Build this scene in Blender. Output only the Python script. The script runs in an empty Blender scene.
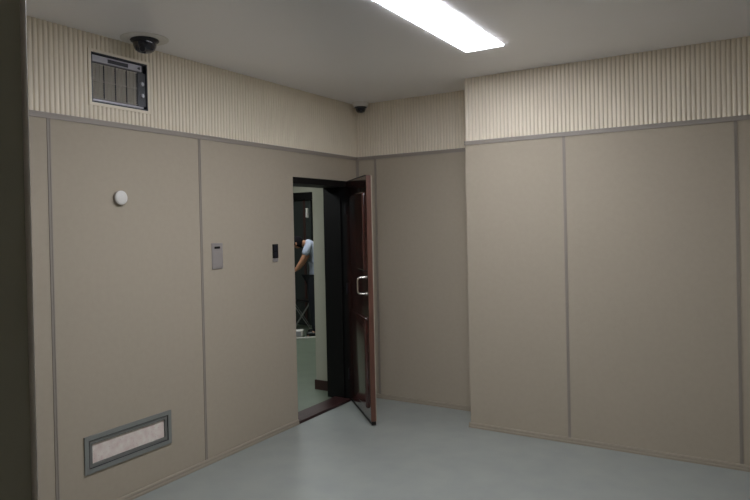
import bpy, bmesh, math, random
from mathutils import Vector, Matrix
random.seed(3)
S = bpy.context.scene
C = S.collection
H = 2.8          # ceiling height
T = 2.296        # top of the rail between panels and ribbed band
D = 0.406        # depth of the projecting wall
PX = 1.298       # left corner of the projecting wall
RX = 5.0         # right wall
FY = -6.2        # front wall
PI = math.pi

# ---------------------------------------------------------------- materials
def lin(c):
    return tuple((v/255/12.92 if v/255 <= .04045 else ((v/255+.055)/1.055)**2.4) for v in c) + (1,)

def mat(name, rgb, rough=.6, metal=0.0, coat=0.0, emit=None, strength=0, spec=.5):
    m = bpy.data.materials.new(name); m.use_nodes = True
    b = m.node_tree.nodes['Principled BSDF']
    b.inputs['Base Color'].default_value = lin(rgb)
    b.inputs['Roughness'].default_value = rough
    b.inputs['Metallic'].default_value = metal
    b.inputs['Coat Weight'].default_value = coat
    b.inputs['Coat Roughness'].default_value = .08
    b.inputs['Specular IOR Level'].default_value = spec
    if emit:
        b.inputs['Emission Color'].default_value = lin(emit)
        b.inputs['Emission Strength'].default_value = strength
    return m

def noisy(m, c1, c2, scale, detail=4, bump=0.0, bscale=None, stretch=(1, 1, 1), lo=.35, hi=.65):
    """mix two colours by noise in object space, plus an optional fine bump"""
    nt = m.node_tree; N = nt.nodes; L = nt.links
    b = N['Principled BSDF']
    tc = N.new('ShaderNodeTexCoord'); mp = N.new('ShaderNodeMapping')
    mp.inputs['Scale'].default_value = stretch
    L.new(tc.outputs['Object'], mp.inputs['Vector'])
    n = N.new('ShaderNodeTexNoise'); n.inputs['Scale'].default_value = scale; n.inputs['Detail'].default_value = detail
    L.new(mp.outputs['Vector'], n.inputs['Vector'])
    r = N.new('ShaderNodeValToRGB')
    r.color_ramp.elements[0].position = lo; r.color_ramp.elements[1].position = hi
    r.color_ramp.elements[0].color = lin(c1); r.color_ramp.elements[1].color = lin(c2)
    L.new(n.outputs['Fac'], r.inputs['Fac']); L.new(r.outputs['Color'], b.inputs['Base Color'])
    if bump:
        n2 = N.new('ShaderNodeTexNoise'); n2.inputs['Scale'].default_value = bscale or scale*4
        n2.inputs['Detail'].default_value = 2
        L.new(mp.outputs['Vector'], n2.inputs['Vector'])
        bp = N.new('ShaderNodeBump'); bp.inputs['Strength'].default_value = bump; bp.inputs['Distance'].default_value = .002
        L.new(n2.outputs['Fac'], bp.inputs['Height']); L.new(bp.outputs['Normal'], b.inputs['Normal'])
    return m

M = {}
M['fabric'] = noisy(mat('panel_fabric', (176, 165, 148), .9, spec=.2), (175, 164, 147), (177, 166, 149), 30, 6, .2, 900)
M['ribs'] = noisy(mat('cream_ribs', (236, 225, 206), .7, spec=.3), (234, 223, 204), (238, 227, 208), 3, 3)
M['back'] = mat('rib_groove', (214, 203, 184), .9, spec=.1)
M['ceiling'] = noisy(mat('ceiling_paint', (247, 246, 249), .30, spec=1.0), (246, 245, 248), (248, 247, 250), 2, 3)
M['floor'] = noisy(mat('vinyl_floor', (151, 155, 150), .45, spec=.4), (148, 152, 148), (154, 158, 152), 5, 8, .08, 60)
M['floor_green'] = noisy(mat('green_vinyl_floor', (120, 130, 114), .4, spec=.4), (116, 126, 111), (124, 134, 118), 4, 5)
M['trim'] = mat('grey_brown_trim', (156, 147, 138), .55)
M['joint'] = mat('beige_joint_strip', (150, 141, 131), .55)
M['skirt'] = mat('skirting', (158, 148, 132), .55)
M['blue_grey'] = mat('blue_grey_metal', (130, 132, 128), .45)
M['blue_grey_dark'] = mat('blue_grey_metal_dark', (112, 112, 108), .5)
M['black'] = mat('black_lacquer', (18, 17, 17), .5, spec=.3)
M['black_plastic'] = mat('black_plastic', (34, 35, 42), .35)
M['dome'] = mat('smoked_dome', (38, 40, 50), .12, coat=.6)
M['white'] = mat('white_plastic', (222, 218, 212), .4)
M['ringwhite'] = mat('ceiling_ring_plastic', (226, 223, 219), .6)
M['silver'] = mat('silver_plastic', (166, 164, 170), .35, metal=.25)
M['steel'] = mat('brushed_steel', (178, 172, 170), .38, metal=.45)
M['grille'] = mat('grey_grille_metal', (206, 200, 190), .5)
M['chrome'] = mat('chrome', (225, 222, 215), .18, metal=1)
M['pillar'] = noisy(mat('dark_column_paint', (168, 168, 154), .7, spec=.3), (166, 166, 152), (170, 170, 156), 6, 3)
M['corr_wall'] = mat('corridor_paint', (176, 174, 158), .8)
M['corr_skirt'] = mat('brown_skirting', (60, 38, 34), .5)
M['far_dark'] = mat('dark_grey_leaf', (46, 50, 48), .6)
M['red_door'] = mat('red_brown_leaf', (84, 48, 42), .4)
M['wood'] = noisy(mat('dark_red_wood_gloss', (66, 36, 31), .2, coat=1.0), (52, 28, 25), (74, 40, 35), 6, 6, stretch=(7, 7, .5))
M['edge_wood'] = noisy(mat('red_wood_edge', (98, 64, 52), .4), (90, 58, 47), (104, 70, 57), 8, 5, stretch=(6, 6, .6))
M['sill'] = noisy(mat('threshold_wood', (58, 34, 33), .4), (48, 28, 28), (66, 38, 37), 9, 4, stretch=(6, 1, 1))
M['lamp'] = mat('lamp_diffuser', (240, 240, 240), .5, emit=(244, 247, 255), strength=30)
M['added_lamp'] = mat('added_corridor_lamp', (240, 240, 240), .5, emit=(240, 246, 245), strength=24)  # glow of the two lamps added in the corridor
M['lampframe'] = mat('lamp_frame', (205, 205, 205), .4)
M['skin'] = mat('skin', (196, 142, 112), .55)
M['hair'] = mat('black_hair', (22, 20, 24), .9, spec=.1)
M['shirt'] = mat('pale_blue_shirt', (178, 186, 206), .85)
M['trousers'] = mat('dark_trousers', (26, 28, 36), .85)
M['shoe'] = mat('black_shoe', (20, 20, 20), .4)

# pale mottled filter behind the low vent
def filter_mat():
    m = mat('vent_filter', (205, 190, 182), .8)
    nt = m.node_tree; N = nt.nodes; L = nt.links; b = N['Principled BSDF']
    tc = N.new('ShaderNodeTexCoord')
    v = N.new('ShaderNodeTexVoronoi'); v.inputs['Scale'].default_value = 55
    L.new(tc.outputs['Object'], v.inputs['Vector'])
    n = N.new('ShaderNodeTexNoise'); n.inputs['Scale'].default_value = 22; n.inputs['Detail'].default_value = 5
    L.new(tc.outputs['Object'], n.inputs['Vector'])
    r = N.new('ShaderNodeValToRGB')
    r.color_ramp.elements[0].position = .3; r.color_ramp.elements[0].color = lin((222, 202, 194))
    r.color_ramp.elements[1].position = .7; r.color_ramp.elements[1].color = lin((238, 230, 220))
    L.new(n.outputs['Fac'], r.inputs['Fac'])
    r2 = N.new('ShaderNodeValToRGB')
    r2.color_ramp.elements[0].position = .02; r2.color_ramp.elements[0].color = (.55, .52, .5, 1)
    r2.color_ramp.elements[1].position = .2; r2.color_ramp.elements[1].color = (1, 1, 1, 1)
    L.new(v.outputs['Distance'], r2.inputs['Fac'])
    mx = N.new('ShaderNodeMix'); mx.data_type = 'RGBA'; mx.blend_type = 'MULTIPLY'; mx.inputs[0].default_value = .6
    L.new(r.outputs['Color'], mx.inputs[6]); L.new(r2.outputs['Color'], mx.inputs[7])
    L.new(mx.outputs[2], b.inputs['Base Color'])
    return m
M['filter'] = filter_mat()

# ---------------------------------------------------------------- helpers
def box(bm, x0, x1, y0, y1, z0, z1, mtx=None):
    P = [(x, y, z) for x in (x0, x1) for y in (y0, y1) for z in (z0, z1)]
    if mtx: P = [mtx @ Vector(p) for p in P]
    v = [bm.verts.new(p) for p in P]
    for f in ((0, 1, 3, 2), (4, 6, 7, 5), (0, 4, 5, 1), (2, 3, 7, 6), (0, 2, 6, 4), (1, 5, 7, 3)):
        bm.faces.new([v[i] for i in f])

def rbox(bm, *a, r=.004, seg=2, mtx=None):
    b2 = bmesh.new(); box(b2, *a, mtx=mtx)
    bmesh.ops.bevel(b2, geom=b2.edges[:] + b2.verts[:], offset=r, segments=seg, affect='EDGES', profile=.5)
    me = bpy.data.meshes.new('t'); b2.to_mesh(me); b2.free(); bm.from_mesh(me); bpy.data.meshes.remove(me)

def lathe(bm, prof, n=40, mtx=None):
    """profile [(r,z)...] spun about z"""
    rings = []
    for r, z in prof:
        if r < 1e-6:
            p = Vector((0, 0, z)); rings.append([bm.verts.new(mtx @ p if mtx else p)])
        else:
            ring = []
            for i in range(n):
                a = 2*PI*i/n; p = Vector((r*math.cos(a), r*math.sin(a), z))
                ring.append(bm.verts.new(mtx @ p if mtx else p))
            rings.append(ring)
    for a, b in zip(rings, rings[1:]):
        for i in range(n):
            j = (i+1) % n
            if len(a) == 1 and len(b) == 1: continue
            if len(a) == 1: bm.faces.new((a[0], b[i], b[j]))
            elif len(b) == 1: bm.faces.new((a[i], b[0], a[j]))
            else: bm.faces.new((a[i], b[i], b[j], a[j]))

def tube(bm, pts, r, n=12):
    pts = [Vector(p) for p in pts]; rings = []
    up = None
    for i, p in enumerate(pts):
        t = (pts[min(i+1, len(pts)-1)] - pts[max(i-1, 0)]).normalized()
        if up is None:
            up = Vector((0, 0, 1)) if abs(t.z) < .9 else Vector((1, 0, 0))
        a = t.cross(up).normalized(); b = a.cross(t).normalized(); up = b
        rings.append([bm.verts.new(p + r*(math.cos(2*PI*k/n)*a + math.sin(2*PI*k/n)*b)) for k in range(n)])
    for a, b in zip(rings, rings[1:]):
        for k in range(n):
            bm.faces.new((a[k], a[(k+1) % n], b[(k+1) % n], b[k]))
    bm.faces.new(rings[0][::-1]); bm.faces.new(rings[-1])

def slab(bm, axis, w0, w1, u0, u1, z0, z1, holes=()):
    """rectangular slab with rectangular holes. axis 'x': thickness along x, u = y; axis 'y': thickness along y, u = x"""
    us = sorted({u0, u1, *[h[i] for h in holes for i in (0, 1)]}); zs = sorted({z0, z1, *[h[i] for h in holes for i in (2, 3)]})
    us = [u for u in us if u0-1e-9 <= u <= u1+1e-9]; zs = [z for z in zs if z0-1e-9 <= z <= z1+1e-9]
    def solid(i, j):
        if i < 0 or j < 0 or i >= len(us)-1 or j >= len(zs)-1: return False
        u = (us[i]+us[i+1])/2; z = (zs[j]+zs[j+1])/2
        return not any(h[0] < u < h[1] and h[2] < z < h[3] for h in holes)
    P = (lambda w, u, z: (w, u, z)) if axis == 'x' else (lambda w, u, z: (u, w, z))
    cache = {}
    def V(w, u, z):
        k = (w, round(u, 6), round(z, 6))
        if k not in cache: cache[k] = bm.verts.new(P(w, u, z))
        return cache[k]
    def F(*q):
        bm.faces.new([V(*c) for c in q])
    for i in range(len(us)-1):
        for j in range(len(zs)-1):
            if not solid(i, j): continue
            a, b, c, d = us[i], us[i+1], zs[j], zs[j+1]
            F((w1, a, c), (w1, b, c), (w1, b, d), (w1, a, d)); F((w0, a, c), (w0, a, d), (w0, b, d), (w0, b, c))
            if not solid(i-1, j): F((w0, a, c), (w1, a, c), (w1, a, d), (w0, a, d))
            if not solid(i+1, j): F((w0, b, c), (w0, b, d), (w1, b, d), (w1, b, c))
            if not solid(i, j-1): F((w0, a, c), (w0, b, c), (w1, b, c), (w1, a, c))
            if not solid(i, j+1): F((w0, a, d), (w1, a, d), (w1, b, d), (w0, b, d))

def obj(name, bm, m, parent=None, label=None, cat=None, group=None, kind=None, smooth=False):
    bmesh.ops.recalc_face_normals(bm, faces=bm.faces[:])
    me = bpy.data.meshes.new(name); bm.to_mesh(me); bm.free()
    me.materials.append(M[m])
    if smooth:
        for p in me.polygons: p.use_smooth = True
        me.set_sharp_from_angle(angle=math.radians(35))
    o = bpy.data.objects.new(name, me); C.objects.link(o)
    if parent: o.parent = parent; o.matrix_parent_inverse = parent.matrix_basis.inverted() if False else Matrix()
    return tag(o, label, cat, group, kind)

def tag(o, label=None, cat=None, group=None, kind=None):
    if label: o['label'] = label
    if cat: o['category'] = cat
    if group: o['group'] = group
    if kind: o['kind'] = kind
    return o

def empty(name, loc=(0, 0, 0), rz=0, **k):
    o = bpy.data.objects.new(name, None); C.objects.link(o); o.location = loc; o.rotation_euler = (0, 0, rz)
    o.empty_display_size = .1
    return tag(o, **k)

def B(*a, r=None, **k):
    bm = bmesh.new()
    if r: rbox(bm, *a, r=r, **k)
    else: box(bm, *a)
    return bm

# ---------------------------------------------------------------- room shell
ST = 'structure'
DY0, DY1, DZ = -.99, -.20, 2.06       # door opening in the left wall
bm = bmesh.new(); box(bm, -6.0, RX+.2, FY-.2, 4.3, -.12, 0)
obj('floor', bm, 'floor', kind=ST, label='pale blue-grey vinyl floor', cat='floor')
bm = bmesh.new(); box(bm, -5.9, -.15, FY-.05, 4.2, -.01, .003)
obj('floor_corridor', bm, 'floor_green', kind=ST, label='darker green vinyl floor beyond the doorway', cat='floor')
bm = bmesh.new(); box(bm, -6.0, RX+.2, FY-.2, 4.3, H, H+.12)
obj('ceiling', bm, 'ceiling', kind=ST, label='flat grey-white painted ceiling', cat='ceiling')

def ribs(bm, axis, w, face, u0, u1, z0, z1, pitch=.0296):
    """row of rounded vertical ribs standing on plane w and reaching to plane face"""
    n = max(1, round((u1-u0)/pitch)); p = (u1-u0)/n
    s = 1 if face > w else -1; h = abs(face-w)
    prof = [(.08, 0), (.14, .55), (.26, .9), (.42, 1), (.58, 1), (.74, .9), (.86, .55), (.92, 0)]
    for i in range(n):
        a = u0+i*p
        lo, hi = [], []
        for t, d in prof:
            w_ = w+s*h*d; u_ = a+t*p
            q = (w_, u_) if axis == 'x' else (u_, w_)
            lo.append(bm.verts.new((*q, z0))); hi.append(bm.verts.new((*q, z1)))
        for k in range(len(prof)-1):
            bm.faces.new((lo[k], lo[k+1], hi[k+1], hi[k]))
        bm.faces.new(lo); bm.faces.new(hi[::-1])

def panels(wall, axis, back, face, joints, holes=(), z0=.0, z1=T-.03):
    s = 1 if face > back else -1
    for a, b in zip(joints, joints[1:]):
        bm = bmesh.new(); hs = []
        for h in holes:
            if h[1] > a and h[0] < b: hs.append((max(h[0], a+.0), min(h[1], b-.0), max(h[2], z0), min(h[3], z1)))
        slab(bm, axis, back, face, a, b, z0, z1, hs)
        obj('wall_panel', bm, 'fabric', wall)
    for j in joints[1:-1]:
        # two-lipped aluminium joint strip
        zlo = z0+.035
        for hole in holes:
            if hole[0]-.001 <= j <= hole[1]+.001: zlo = hole[3]
        bm = bmesh.new()
        f0, f1 = sorted((face, face+s*.004)); g0, g1 = sorted((face, face+s*.0015))
        for u0, u1, q0, q1 in ((j-.010, j-.004, f0, f1), (j+.004, j+.010, f0, f1), (j-.004, j+.004, g0, g1)):
            if axis == 'x': box(bm, q0, q1, u0, u1, zlo, z1)
            else: box(bm, u0, u1, q0, q1, zlo, z1)
        obj('joint_strip', bm, 'joint', wall)

# recesses in the left wall
VENT = (-2.832, -2.436, 2.398, 2.692)
LOW = (-2.905, -2.348, .283, .438)
door_hole = (DY0, DY1, 0, DZ)
# left wall
bm = bmesh.new(); slab(bm, 'x', -.26, -.03, FY, 0, 0, H, [(DY0-.01, DY1+.06, 0, DZ+.005)])
wl = obj('wall_left', bm, 'corr_wall', kind=ST, label='left wall with fabric panels below and cream ribbed band above', cat='wall')
panels(wl, 'x', -.03, 0, [FY, -5.28, -4.19, -3.10, -2.012, 0], [door_hole, LOW])
bm = bmesh.new(); VF = .018
vh = (VENT[0]-VF, VENT[1]+VF, VENT[2]-VF, VENT[3]+VF)
slab(bm, 'x', -.03, -.008, FY, 0, T, H, [vh]); obj('band_backing', bm, 'back', wl)
bm = bmesh.new()
ribs(bm, 'x', -.008, 0, FY, vh[0], T, H); ribs(bm, 'x', -.008, 0, vh[1], 0, T, H)
ribs(bm, 'x', -.008, 0, vh[0], vh[1], T, vh[2]); ribs(bm, 'x', -.008, 0, vh[0], vh[1], vh[3], H)
obj('ribbed_band', bm, 'ribs', wl)
# back wall (recessed part)
bm = bmesh.new(); box(bm, -.30, PX+.02, .03, .25, 0, H)
wb = obj('wall_back', bm, 'corr_wall', kind=ST, label='recessed back wall beside the open door', cat='wall')
panels(wb, 'y', .03, 0, [-.03, .205, PX+.02])
bm = bmesh.new(); box(bm, -.03, PX+.02, .008, .03, T, H); obj('band_backing', bm, 'back', wb)
bm = bmesh.new(); ribs(bm, 'y', .008, 0, 0, PX, T, H); box(bm, -.03, .002, -.002, .03, T, H); obj('ribbed_band', bm, 'ribs', wb)
# projecting wall on the right
bm = bmesh.new(); box(bm, PX+.03, RX+.2, -D+.03, .25, 0, H)
wp = obj('wall_projecting', bm, 'corr_wall', kind=ST, label='projecting right part of the back wall, fabric panels under cream ribs', cat='wall')
panels(wp, 'y', -D+.03, -D, [PX, 2.081, 3.182, 4.283, RX])
panels(wp, 'x', PX+.03, PX, [-D+.001, -.001])
bm = bmesh.new(); box(bm, PX+.008, RX, -D+.008, -D+.03, T, H); box(bm, PX+.008, PX+.03, -D+.03, .0, T, H)
obj('band_backing', bm, 'back', wp)
bm = bmesh.new(); ribs(bm, 'y', -D+.008, -D, PX+.003, RX, T, H); ribs(bm, 'x', PX+.008, PX, -D+.003, 0, T, H)
obj('ribbed_band', bm, 'ribs', wp)
# right and front walls (out of the photograph)
bm = bmesh.new(); box(bm, RX, RX+.2, FY-.2, -D, 0, H)
obj('wall_right', bm, 'fabric', kind=ST, label='plain right wall outside the frame', cat='wall')
bm = bmesh.new(); box(bm, -.30, RX, FY-.2, FY, 0, H)
obj('wall_front', bm, 'fabric', kind=ST, label='plain front wall behind the viewer', cat='wall')

# rails between panels and band
def rail(bm, axis, face, s, u0, u1):
    for z0, z1, d in ((T-.030, T-.024, .007), (T-.024, T-.008, .004), (T-.008, T+.001, .007)):
        a, b = sorted((face-s*.001, face+s*d))
        if axis == 'x': box(bm, a, b, u0, u1, z0, z1)
        else: box(bm, u0, u1, a, b, z0, z1)
bm = bmesh.new(); rail(bm, 'x', 0, 1, FY, -.0); obj('trim_1', bm, 'trim', kind=ST, label='grey-brown rail under the ribs on the left wall', cat='trim')
bm = bmesh.new(); rail(bm, 'y', 0, -1, .012, PX); obj('trim_2', bm, 'trim', kind=ST, label='grey-brown rail on the recessed back wall', cat='trim')
bm = bmesh.new(); rail(bm, 'y', -D, -1, PX-.006, RX); rail(bm, 'x', PX, -1, -D, -.008)
obj('trim_3', bm, 'trim', kind=ST, label='grey-brown rail on the projecting wall', cat='trim')
# corner bead where left and back wall meet
bm = bmesh.new(); box(bm, 0, .008, -.02, -.0, .04, T-.03); box(bm, .008, .02, -.008, 0, .04, T-.03)
obj('trim_4', bm, 'joint', kind=ST, label='thin vertical bead in the corner behind the door', cat='trim')

# baseboards: low rounded skirting
def skirt(axis, face, s, u0, u1, name, label):
    bm = bmesh.new()
    prof = [(-.001, 0), (.014, 0), (.014, .014), (.010, .017), (.010, .030), (.007, .037), (-.001, .040)]
    e = []
    for u in (u0, u1):
        e.append([bm.verts.new(((face+s*d, u, z) if axis == 'x' else (u, face+s*d, z))) for d, z in prof])
    n = len(prof)
    for k in range(n): bm.faces.new((e[0][k], e[0][(k+1) % n], e[1][(k+1) % n], e[1][k]))
    bm.faces.new(e[0]); bm.faces.new(e[1][::-1])
    obj(name, bm, 'skirt', kind=ST, label=label, cat='baseboard')
skirt('x', 0, 1, FY, DY0, 'baseboard_left', 'low beige skirting along the left wall')
skirt('y', 0, -1, .0, PX, 'baseboard_back', 'low beige skirting on the recessed back wall')
skirt('y', -D, -1, PX-.014, RX, 'baseboard_projecting', 'low beige skirting along the projecting wall')
skirt('x', PX, -1, -D, -.014, 'baseboard_return', 'low beige skirting on the short return of the projecting wall')

# dark column in the left foreground
bm = bmesh.new(); rbox(bm, 2.16, 2.531, -5.05, -4.684, 0, H, r=.004, seg=3)
wf = obj('wall_foreground', bm, 'pillar', kind=ST, smooth=True, label='dark grey-green column at the left edge of the view', cat='column')
bm = bmesh.new(); rbox(bm, 2.5275, 2.5345, -4.6865, -4.6795, .001, H-.001, r=.003, seg=4)
obj('lit_edge_bead', bm, 'white', wf, smooth=True, label='pale bead standing in for light along the column edge')  # white colour stands in for light caught on the column's rounded edge

# door frame and threshold
bm = bmesh.new()
box(bm, -.262, .001, DY1-.003, DY1+.05, 0, DZ)              # hinge side reveal
box(bm, -.262, .001, DY0, DY1-.003, DZ-.055, DZ-.001)            # head
box(bm, -.262, -.004, DY0-.009, DY0+.004, 0, DZ-.055)        # lock side
box(bm, -.10, -.06, DY1-.015, DY1, .03, DZ-.055)        # stop
obj('trim_5', bm, 'black', kind=ST, label='black lining of the doorway', cat='door frame')
bm = bmesh.new(); rbox(bm, -.17, .012, DY0+.004, DY1-.015, -.002, .022, r=.004)
obj('trim_6', bm, 'sill', kind=ST, label='dark red wooden threshold in the doorway', cat='threshold')

# ---------------------------------------------------------------- door leaf
ang = math.atan2(-.57, .59)
LW = .785; LT = .04
dl = empty('door_1', (.002, DY1-.006, 0), ang, kind=ST, label='dark red glossy wooden door standing open into the room', cat='door')
# local: x along the leaf from the hinge, y = thickness. -y side faces the doorway
z0, z1 = .035, 2.05
def leafpart(name, bm, m, smooth=False, label=None): return obj(name, bm, m, dl, label=label, smooth=smooth)
bm = bmesh.new(); rbox(bm, 0, LW, .0, LT, z0, z1, r=.003)
leafpart('door_leaf', bm, 'wood', label='glossy dark red wooden leaf')
bm = bmesh.new(); rbox(bm, LW, LW+.008, -.0, LT, z0, z1, r=.002)
leafpart('door_edge', bm, 'edge_wood', label='matt reddish edge of the leaf')
bm = bmesh.new(); rbox(bm, .0, LW+.010, LT, LT+.007, z0, z1, r=.003)
leafpart('fabric_facing', bm, 'fabric', label='beige fabric facing on the room side')
# raised panels on the glossy side
for a, b in ((.12, .88), (1.26, 1.92)):
    bm = bmesh.new(); rbox(bm, .11, LW-.07, -.022, .026, a, b, r=.02, seg=6); leafpart('raised_panel', bm, 'wood', True)
bm = bmesh.new(); box(bm, 0, LW+.008, .004, LT, .008, z0); leafpart('bottom_seal', bm, 'black', label='black rubber seal')
bm = bmesh.new(); box(bm, 0.0, LW-.02, -.002, LT, z1, z1+.006); leafpart('top_seal', bm, 'black')
for z in (.25, 1.05, 1.8):
    bm = bmesh.new(); tube(bm, [(-.006, -.006, z-.05), (-.006, -.006, z+.05)], .007); leafpart('hinge', bm, 'black_plastic', True)
# D handle
hz0, hz1, hx = 1.078, 1.213, LW-.055
pts = []
def arc(cx, cz, r, a0, a1, n=6):
    return [(cx+r*math.cos(a0+(a1-a0)*i/n), cz+r*math.sin(a0+(a1-a0)*i/n)) for i in range(n+1)]
R_ = .028; pr = .075
pl = [(0, hz0)] + arc(pr-R_, hz0+R_, R_, -PI/2, 0) + arc(pr-R_, hz1-R_, R_, 0, PI/2) + [(0, hz1)]
pts = [(hx, -y_, z) for y_, z in pl]
bm = bmesh.new(); tube(bm, pts, .0085)
dh = leafpart('door_handle', bm, 'chrome', True, label='chrome D-shaped pull handle')
for z in (hz0, hz1):
    bm = bmesh.new(); lathe(bm, [(0, .004), (.016, .004), (.018, 0), (.018, -.0)], 20, Matrix.Translation((hx, 0, z)) @ Matrix.Rotation(PI/2, 4, 'X'))
    obj('rosette', bm, 'chrome', dh)

# ---------------------------------------------------------------- corridor beyond
bm = bmesh.new(); box(bm, -.530, -.262, -.02, 3.15, 0, H)
cw = obj('wall_corridor', bm, 'corr_wall', kind=ST, label='pale wall end seen through the open doorway', cat='wall')
bm = bmesh.new(); box(bm, -.542, -.303, -.032, -.02, 0, .10); box(bm, -.542, -.530, -.02, 3.1, 0, .10)
obj('baseboard_corridor', bm, 'corr_skirt', kind=ST, label='dark brown skirting at the foot of the pale wall end', cat='baseboard')
FW = 3.15   # far corridor wall
bm = bmesh.new(); slab(bm, 'y', FW, FW+.15, -6, -.26, 0, H, [(-4.0, -2.2, 0, 2.14)])
obj('wall_far', bm, 'corr_wall', kind=ST, label='pale wall over the far doorway in the corridor', cat='wall')
bm = bmesh.new(); box(bm, -6, -5.9, FY, 4.2, 0, H); box(bm, -5.9, -.3, FY-.2, FY-.05, 0, H); box(bm, -6, -.3, 4.2, 4.3, 0, H); box(bm, -.262, -.2, 3.31, 4.2, 0, H)
obj('wall_outer', bm, 'far_dark', kind=ST, label='dark walls enclosing the corridor', cat='wall')
bm = bmesh.new()
box(bm, -4.06, -4.0, FW-.015, FW+.15, 0, 2.20); box(bm, -2.2, -2.14, FW-.015, FW+.15, 0, 2.20); box(bm, -4.0, -2.2, FW-.015, FW+.15, 2.08, 2.20)
obj('trim_7', bm, 'black', kind=ST, label='black frame around the far doorway', cat='door frame')
# far doorway: a dark leaf closed and a reddish leaf ajar
d2 = empty('door_2', (-3.40, FW+.03, 0), 0, kind=ST, label='dark grey door leaf in the far doorway', cat='door')
obj('door_leaf', B(0, .42, 0, .04, .01, 2.13, r=.004), 'far_dark', d2)
obj('mullion', B(.28, .32, -.02, -.001, .01, 2.13, r=.003), 'corr_skirt', d2)
obj('door_handle', B(.355, .385, -.05, -.001, 1.78, 1.94, r=.008), 'white', d2, label='small white latch')
d3 = empty('door_3', (-2.90, FW+.03, 0), 0, kind=ST, label='red-brown door leaf at the right of the far doorway', cat='door')
obj('door_leaf', B(0, .68, 0, .04, .01, 2.07, r=.004), 'red_door', d3)
obj('raised_panel', B(.1, .45, -.008, .001, .2, 1.9, r=.006), 'red_door', d3)

# ---------------------------------------------------------------- ceiling lights, and two added lamps in the corridor
def ceiling_light(x0, x1, y0, y1, dm, label, group=None):
    t = empty('ceiling_light', ((x0+x1)/2, (y0+y1)/2, H), label=label, cat='ceiling light', group=group)
    hx_, hy_ = (x1-x0)/2, (y1-y0)/2
    bm = bmesh.new(); box(bm, -hx_+.012, hx_-.012, -hy_+.012, hy_-.012, -.003, -.0005)
    obj('housing', bm, 'lampframe', t)
    bm = bmesh.new()
    for a in ((-hx_, hx_, -hy_, -hy_+.010), (-hx_, hx_, hy_-.010, hy_), (-hx_, -hx_+.010, -hy_+.010, hy_-.010), (hx_-.010, hx_, -hy_+.010, hy_-.010)):
        box(bm, *a, -.004, -.0008)
    obj('side_diffuser', bm, dm, t)
    bm = bmesh.new(); box(bm, -hx_, hx_, -hy_, hy_, -.006, -.0042)
    obj('diffuser', bm, dm, t, label='glowing white diffuser')
    return t
ceiling_light(1.638, 1.897, -2.275, -1.150, 'lamp', 'long glowing ceiling panel, whole and nearer the back wall')
ceiling_light(1.638, 1.897, -3.425, -2.300, 'lamp', 'glowing ceiling panel cut by the top edge, only its tip showing')
ceiling_light(-1.85, -1.25, -1.6, -1.0, 'added_lamp', 'added corridor lamp outside the view, lighting the pale wall end')  # unseen lamp, added to light the wall end beyond the door
ceiling_light(-2.6, -2.0, 1.5, 2.1, 'added_lamp', 'added corridor lamp outside the view, lighting the person and far wall')  # unseen lamp, added to brighten the person and far corridor

# ---------------------------------------------------------------- dome cameras
def dome_camera(x, y, label, k=1.0, face=0.0, ring=True, rr=.135, rh=.006):
    t = empty('dome_camera', (x, y, H), face, label=label, cat='camera')
    bm = bmesh.new()
    lathe(bm, [(0, -.0005), (rr, -.0005), (rr, -rh*.6), (rr-.006, -rh), (.075*k, -rh-.001), (0, -rh-.001)])
    obj('ceiling_ring', bm, 'ringwhite', t, smooth=True, label='pale round mounting ring')
    bm = bmesh.new(); z = -rh
    lathe(bm, [(0, z), (.094*k, z), (.098*k, z-.006*k), (.094*k, z-.013*k), (.082*k, z-.020*k), (.079*k, z-.03*k), (0, z-.03*k)])
    obj('collar', bm, 'black_plastic', t, smooth=True)
    bm = bmesh.new()
    lathe(bm, [(.080*k, z-.028*k), (.078*k, z-.045*k), (.071*k, z-.062*k), (.061*k, z-.077*k), (.044*k, z-.087*k), (.022*k, z-.092*k), (0, z-.093*k)])
    dm = obj('dome', bm, 'dome', t, smooth=True, label='smoked round dome')
    bm = bmesh.new()
    q = Matrix.Translation((-.0, 0, z-.050*k)) @ Matrix.Rotation(math.radians(115), 4, 'Y')
    lathe(bm, [(0, .084*k), (.017*k, .084*k), (.021*k, .078*k), (.021*k, .03*k), (0, .03*k)], 24, q)
    obj('lens', bm, 'black_plastic', dm, smooth=True)
    return t
dome_camera(.150, -2.57, 'larger black dome camera on a pale ceiling ring beside the ventilation unit', .86, -.9, rr=.14)
dome_camera(.115, -.095, 'smaller-looking black dome camera in the far ceiling corner above the door', .60, -.9, rr=.075, rh=.045)

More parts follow.
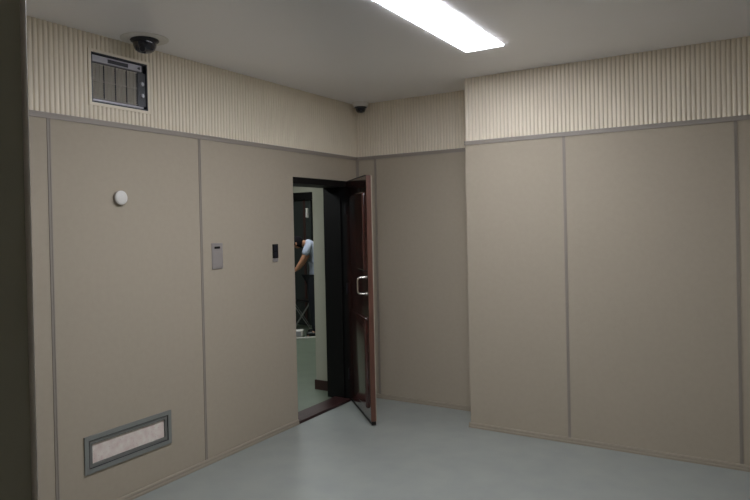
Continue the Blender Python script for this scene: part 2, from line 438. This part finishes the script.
# ---------------------------------------------------------------- recessed ventilation unit
def ventilation_unit():
    y0, y1, zb, zt = VENT; w = y1-y0; h = zt-zb
    t = empty('ventilation_unit', (0, (y0+y1)/2, zb), label='square black and silver ventilation unit recessed in the ribbed band', cat='ventilation unit')
    # local: x out of the wall, y along, z from the bottom
    a, b = -w/2, w/2
    bm = bmesh.new()
    f = .0175
    for q in ((a-f, b+f, -f, 0), (a-f, b+f, h, h+f), (a-f, a, 0, h), (b, b+f, 0, h)):
        box(bm, -.029, .003, *q)
    obj('surround', bm, 'ribs', t, label='plain cream surround')
    bm = bmesh.new(); g = .0085
    for q in ((a, b, 0, g), (a, b, h-g, h), (a, a+g, g, h-g), (b-g, b, g, h-g)):
        box(bm, -.029, .001, *q)
    box(bm, -.0295, -.026, a+g, b-g, g, h-g)
    obj('casing', bm, 'black_plastic', t)
    # silver control strip
    top = h-g-.004
    cs = obj('control_strip', B(-.02, -.004, a+g+.002, b-.038, top-.042, top, r=.003), 'silver', t, label='silver strip with a dark display')
    obj('display', B(-.005, -.0025, a+.115, a+.258, top-.033, top-.010, r=.0008), 'black_plastic', cs)
    bm = bmesh.new()   # small bird-like dark mark
    v = [bm.verts.new((-.003, yy, zz)) for yy, zz in ((b-.072, top-.021), (b-.058, top-.012), (b-.050, top-.013), (b-.050, top-.028), (b-.058, top-.030))]
    w2 = [bm.verts.new((-.0045, q.co.y, q.co.z)) for q in v]
    bm.faces.new(v); bm.faces.new(w2[::-1])
    for i in range(5): bm.faces.new((v[i], w2[i], w2[(i+1) % 5], v[(i+1) % 5]))
    obj('mark', bm, 'black_plastic', cs)
    # grille
    gy0, gy1, gz0, gz1 = a+g+.001, b-.072, g+.020, top-.050
    bm = bmesh.new()
    n = 19
    for i in range(n):
        z = gz0+(gz1-gz0)*(i+.5)/n
        m = Matrix.Translation((-.013, 0, z)) @ Matrix.Rotation(math.radians(28), 4, 'Y')
        box(bm, -.006, .006, gy0, gy1, -.0011, .0011, mtx=m)
    for i in range(13):
        y = gy0+(gy1-gy0)*i/12
        if i % 3: box(bm, -.012, -.005, y-.0009, y+.0009, gz0, gz1)
    for z in (gz0+.002, gz1-.002, (gz0+gz1)/2): box(bm, -.010, -.003, gy0, gy1, z-.0015, z+.0015)
    box(bm, -.0255, -.021, gy0, gy1, gz0, gz1)
    gr = obj('grille', bm, 'grille', t, label='fine grey metal grille')
    bm = bmesh.new()
    for i in (0, 3, 6, 9, 12):
        y = gy0+(gy1-gy0)*i/12; box(bm, -.012, -.0025, y-.0013, y+.0013, gz0, gz1)
    obj('grille_divider', bm, 'black_plastic', gr)
    cp = obj('side_strip', B(-.022, -.006, b-.066, b-g, g+.016, top-.047, r=.002), 'black_plastic', t, label='black strip with two round knobs')
    for z in (.091, .165):
        bm = bmesh.new(); lathe(bm, [(0, .010), (.011, .010), (.014, .006), (.015, 0), (0, 0)], 24,
                                Matrix.Translation((-.006, b-.038, z)) @ Matrix.Rotation(PI/2, 4, 'Y'))
        obj('knob', bm, 'silver', cp, smooth=True)
    obj('bottom_strip', B(-.02, -.003, a+g+.002, b-.03, g+.002, g+.014, r=.002), 'silver', t)
ventilation_unit()

# ---------------------------------------------------------------- low wall vent
def low_vent():
    oy0, oy1, oz0, oz1 = -2.937, -2.316, .252, .468
    t = empty('wall_vent', (0, (oy0+oy1)/2, oz0), label='long low blue-grey framed vent with a pale mottled filter, near the floor', cat='vent')
    a, b, h = -(oy1-oy0)/2, (oy1-oy0)/2, oz1-oz0
    def ring(bm, x0, x1, m0, m1):
        box(bm, x0, x1, a+m0, b-m0, m0, m1); box(bm, x0, x1, a+m0, b-m0, h-m1, h-m0)
        box(bm, x0, x1, a+m0, a+m1, m1, h-m1); box(bm, x0, x1, b-m1, b-m0, m1, h-m1)
    bm = bmesh.new(); ring(bm, .0005, .010, 0, .026); obj('outer_frame', bm, 'blue_grey', t)
    bm = bmesh.new(); ring(bm, -.008, .0055, .026, .030); obj('gasket', bm, 'black_plastic', t)
    bm = bmesh.new(); ring(bm, -.022, .0060, .032, .050); obj('inner_frame', bm, 'blue_grey_dark', t)
    obj('filter', B(-.0285, -.005, a+.0505, b-.0505, .0505, h-.0505), 'filter', t, label='pale pinkish mottled filter')
low_vent()

# ---------------------------------------------------------------- small wall fittings
t = empty('round_sensor', (0.0, -2.664, 1.842), label='round white sensor on the left wall above the low vent', cat='sensor')
bm = bmesh.new(); q = Matrix.Rotation(PI/2, 4, 'Y')
lathe(bm, [(0, .0005), (.043, .0005), (.043, .010), (.040, .014), (0, .014)], 40, q); obj('base', bm, 'trim', t, smooth=True)
bm = bmesh.new(); lathe(bm, [(0, .0145), (.038, .0145), (.042, .018), (.043, .022), (.039, .027), (.030, .030), (0, .031)], 40, q); obj('cap', bm, 'white', t, smooth=True)

t = empty('wall_intercom', (0, -1.868, 1.355), label='grey metal wall plate with a small black slot near its top', cat='wall plate')
obj('plate', B(.0005, .008, -.052, .052, 0, .185, r=.003), 'steel', t)
obj('slot', B(.006, .0095, -.030, .024, .144, .160, r=.0008), 'black', t, label='short black slot')
obj('lower_cover', B(.007, .0092, -.046, .046, .012, .125, r=.001), 'steel', t)

t = empty('light_switch', (0, -1.238, 1.368), label='narrow upright black wall fitting just left of the doorway', cat='switch')
obj('body', B(.0005, .012, -.030, .030, .028, .140, r=.003), 'black', t)
for z in (.036, .088): obj('rocker', B(.0105, .0155, -.022, .022, z, z+.044, r=.002), 'black_plastic', t)
obj('base_plate', B(.0005, .009, -.030, .030, 0, .027, r=.002), 'steel', t, label='silvery lower end')

# ---------------------------------------------------------------- person in the corridor
def skinmesh(name, verts, edges, m, parent, root=0, sub=2, label=None):
    me = bpy.data.meshes.new(name); me.from_pydata([v[:3] for v in verts], edges, [])
    o = bpy.data.objects.new(name, me); C.objects.link(o)
    md = o.modifiers.new('skin', 'SKIN'); md.use_smooth_shade = True
    if not me.skin_vertices: me.attributes.new
    for i, v in enumerate(verts):
        r = v[3] if isinstance(v[3], tuple) else (v[3], v[3])
        me.skin_vertices[0].data[i].radius = r
        me.skin_vertices[0].data[i].use_root = (i == root)
    s = o.modifiers.new('sub', 'SUBSURF'); s.levels = sub; s.render_levels = sub
    # bake to a plain mesh
    dg = bpy.context.evaluated_depsgraph_get(); dg.update()
    me2 = bpy.data.meshes.new_from_object(o.evaluated_get(dg))
    bpy.data.objects.remove(o); 
    o = bpy.data.objects.new(name, me2); C.objects.link(o)
    me2.materials.clear(); me2.materials.append(M[m])
    for p in me2.polygons: p.use_smooth = True
    o.parent = parent
    if label: o['label'] = label
    return o

def person():
    P = empty('person', (-2.425, 2.52, 0), .5484, label='person in a pale blue shirt and dark trousers bending forward in the far corridor', cat='person')
    V = [(.03, 0, .93, (.06, .06)), (.05, 0, 1.08, (.09, .08)), (.02, 0, 1.24, (.12, .10)), (-.05, 0, 1.37, (.11, .09)), (-.15, 0, 1.39, .052), (-.19, 0, 1.38, .050),
         (-.24, 0, 1.37, (.085, .078)), (-.29, 0, 1.41, (.080, .075)),]
    Ed = [(0, 1), (1, 2), (2, 3), (3, 4), (4, 5), (5, 6), (6, 7)]
    for s in (-1, 1):
        k = len(V)
        V += [(-.06, s*.14, 1.37, .050), (-.13, s*.18, 1.20, .042), (-.17, s*.18, 1.12, .040), (-.25, s*.15, 1.01, .032), (-.34, s*.11, .97, .024), (-.41, s*.09, .96, (.016, .034))]
        Ed += [(3, k)] + [(k+i, k+i+1) for i in range(5)]
        k = len(V)
        V += [(0, s*.07, .84, .055), (-.02, s*.10, .50, .058), (.0, s*.10, .28, .052), (.03, s*.10, .09, .036), (-.06, s*.11, .035, .034), (-.13, s*.12, .03, .028)]
        Ed += [(0, k)] + [(k+i, k+i+1) for i in range(5)]
    b = skinmesh('body', V, Ed, 'skin', P)
    # fingers: separate skinned chains rooted in the palm
    for s in (-1, 1):
        for f, (dy, L_) in enumerate(((-.026, .062), (-.009, .072), (.009, .068), (.026, .054))):
            y = s*.09+dy
            skinmesh('finger', [(-.40, y, .96, .009), (-.40-L_*.55, y, .945, .0085), (-.40-L_*.85, y, .915, .008), (-.40-L_*.9, y, .895, .007)], [(0, 1), (1, 2), (2, 3)], 'skin', b, sub=1)
        skinmesh('thumb', [(-.375, s*.09-s*.024, .955, .011), (-.40, s*.09-s*.052, .935, .010), (-.43, s*.09-s*.06, .915, .008)], [(0, 1), (1, 2)], 'skin', b, sub=1)
    # face
    bm = bmesh.new()
    lathe(bm, [(0, .012), (.006, .010), (.011, 0), (.008, -.012), (0, -.014)], 10, Matrix.Translation((-.375, 0, 1.37))); obj('nose', bm, 'skin', b, smooth=True)
    for s in (-1, 1):
        bm = bmesh.new(); lathe(bm, [(0, .01), (.006, .006), (.008, 0), (.006, -.006), (0, -.01)], 10, Matrix.Translation((-.355, s*.03, 1.395))); obj('eye', bm, 'hair', b, smooth=True)
        bm = bmesh.new(); lathe(bm, [(0, .03), (.012, .02), (.014, 0), (.010, -.02), (0, -.026)], 12, Matrix.Translation((-.26, s*.082, 1.385))); obj('ear', bm, 'skin', b, smooth=True)
    bm = bmesh.new(); box(bm, -.358, -.345, -.022, .022, 1.333, 1.339); obj('mouth', bm, 'red_door', b)
    # hair cap
    bm = bmesh.new()
    q = Matrix.Translation((-.262, 0, 1.395)) @ Matrix.Rotation(math.radians(28), 4, 'Y') @ Matrix.Diagonal((1.08, .95, 1.12, 1))
    lathe(bm, [(0, .096), (.030, .092), (.055, .079), (.076, .060), (.090, .034), (.096, .006), (.096, -.020), (.088, -.030), (.0, -.030)], 32, q)
    obj('hair', bm, 'hair', P, smooth=True, label='short black hair')
    # shirt
    SV = [(.03, 0, .82, (.12, .12)), (.035, 0, .96, (.14, .13)), (.05, 0, 1.08, (.125, .105)), (.025, 0, 1.24, (.135, .115)), (-.045, 0, 1.38, (.12, .10)), (-.12, 0, 1.40, (.065, .06))]
    SE = [(0, 1), (1, 2), (2, 3), (3, 4), (4, 5)]
    for s in (-1, 1):
        k = len(SV); SV += [(-.06, s*.14, 1.375, .062), (-.11, s*.18, 1.26, .058), (-.125, s*.18, 1.21, .056)]; SE += [(4, k), (k, k+1), (k+1, k+2)]
    skinmesh('shirt', SV, SE, 'shirt', P, root=1, label='loose pale blue short-sleeved shirt')
    TV = [(.03, 0, .96, (.16, .14))]; TE = []
    for s in (-1, 1):
        k = len(TV); TV += [(0, s*.09, .84, .115), (-.02, s*.10, .50, .076), (.0, s*.10, .28, .068), (.02, s*.10, .05, .064)]; TE += [(0, k), (k, k+1), (k+1, k+2), (k+2, k+3)]
    skinmesh('trousers', TV, TE, 'trousers', P, label='dark trousers')
    for s in (-1, 1):
        skinmesh('shoe', [(.05, s*.10, .045, .042), (-.03, s*.105, .042, .044), (-.14, s*.115, .036, .034)], [(0, 1), (1, 2)], 'shoe', P)
person()

# stool with crossed legs beside the person
t = empty('folding_stool', (-2.95, 2.86, 0), .62, label='dark folding stool with crossed thin legs beside the person', cat='stool')
obj('seat', B(-.15, .15, -.13, .13, .44, .47, r=.01), 'black', t)
for s in (-1, 1):
    for q in (-1, 1):
        bm = bmesh.new(); tube(bm, [(-.14*q, s*.12, .008), (.14*q, s*.12, .44)], .008, 8); obj('leg', bm, 'blue_grey', t, smooth=True)
bm = bmesh.new(); tube(bm, [(0, -.125, .224), (0, .125, .224)], .006, 8); obj('stretcher', bm, 'steel', t)
# white box and cable on the corridor floor
bm = bmesh.new(); rbox(bm, -.10, .10, -.06, .06, 0, .11, r=.02, seg=3)
t = empty('power_box', (-2.60, 2.28, 0.0), .5, label='small white box standing on the corridor floor', cat='box')
obj('body', bm, 'white', t, smooth=True)
obj('cover', B(-.05, .07, -.064, -.058, .02, .09, r=.002), 'silver', t)
bm = bmesh.new()
tube(bm, [(-2.62, 2.13, .012), (-2.50, 2.15, .012), (-2.42, 2.20, .012), (-2.34, 2.30, .012), (-2.22, 2.42, .012), (-2.06, 2.50, .012)], .012, 8)
obj('cable', bm, 'white', smooth=True, label='white cable lying on the corridor floor', cat='cable')

# ---------------------------------------------------------------- camera
f, yaw, pitch, roll = 632.6139, .548364, -.0057525, -.0220341
F = Vector((-math.sin(yaw)*math.cos(pitch), math.cos(yaw)*math.cos(pitch), math.sin(pitch)))
r = Vector((math.cos(yaw), math.sin(yaw), 0)); u = r.cross(F)
r2 = math.cos(roll)*r+math.sin(roll)*u; u2 = -math.sin(roll)*r+math.cos(roll)*u
cd = bpy.data.cameras.new('camera'); cam = bpy.data.objects.new('camera', cd); C.objects.link(cam)
mw = Matrix(((r2.x, u2.x, -F.x), (r2.y, u2.y, -F.y), (r2.z, u2.z, -F.z))).to_4x4()
mw.translation = (3.3084133, -5.1308248, 1.6472566)
cam.matrix_world = mw
cd.sensor_width = 36; cd.lens = f/750*36
cd.shift_x = (375-373.8206)/750; cd.shift_y = -(250-228.122)/750
cd.clip_start = .02
S.camera = cam

w = bpy.data.worlds.new('world'); S.world = w; w.use_nodes = True
w.node_tree.nodes['Background'].inputs['Color'].default_value = (.01, .01, .01, 1)
S.view_settings.view_transform = 'Standard'; S.view_settings.look = 'None'
S.view_settings.gamma = 1; S.view_settings.use_curve_mapping = False
S.view_settings.exposure = 0
S.cycles.max_bounces = 10; S.cycles.diffuse_bounces = 6
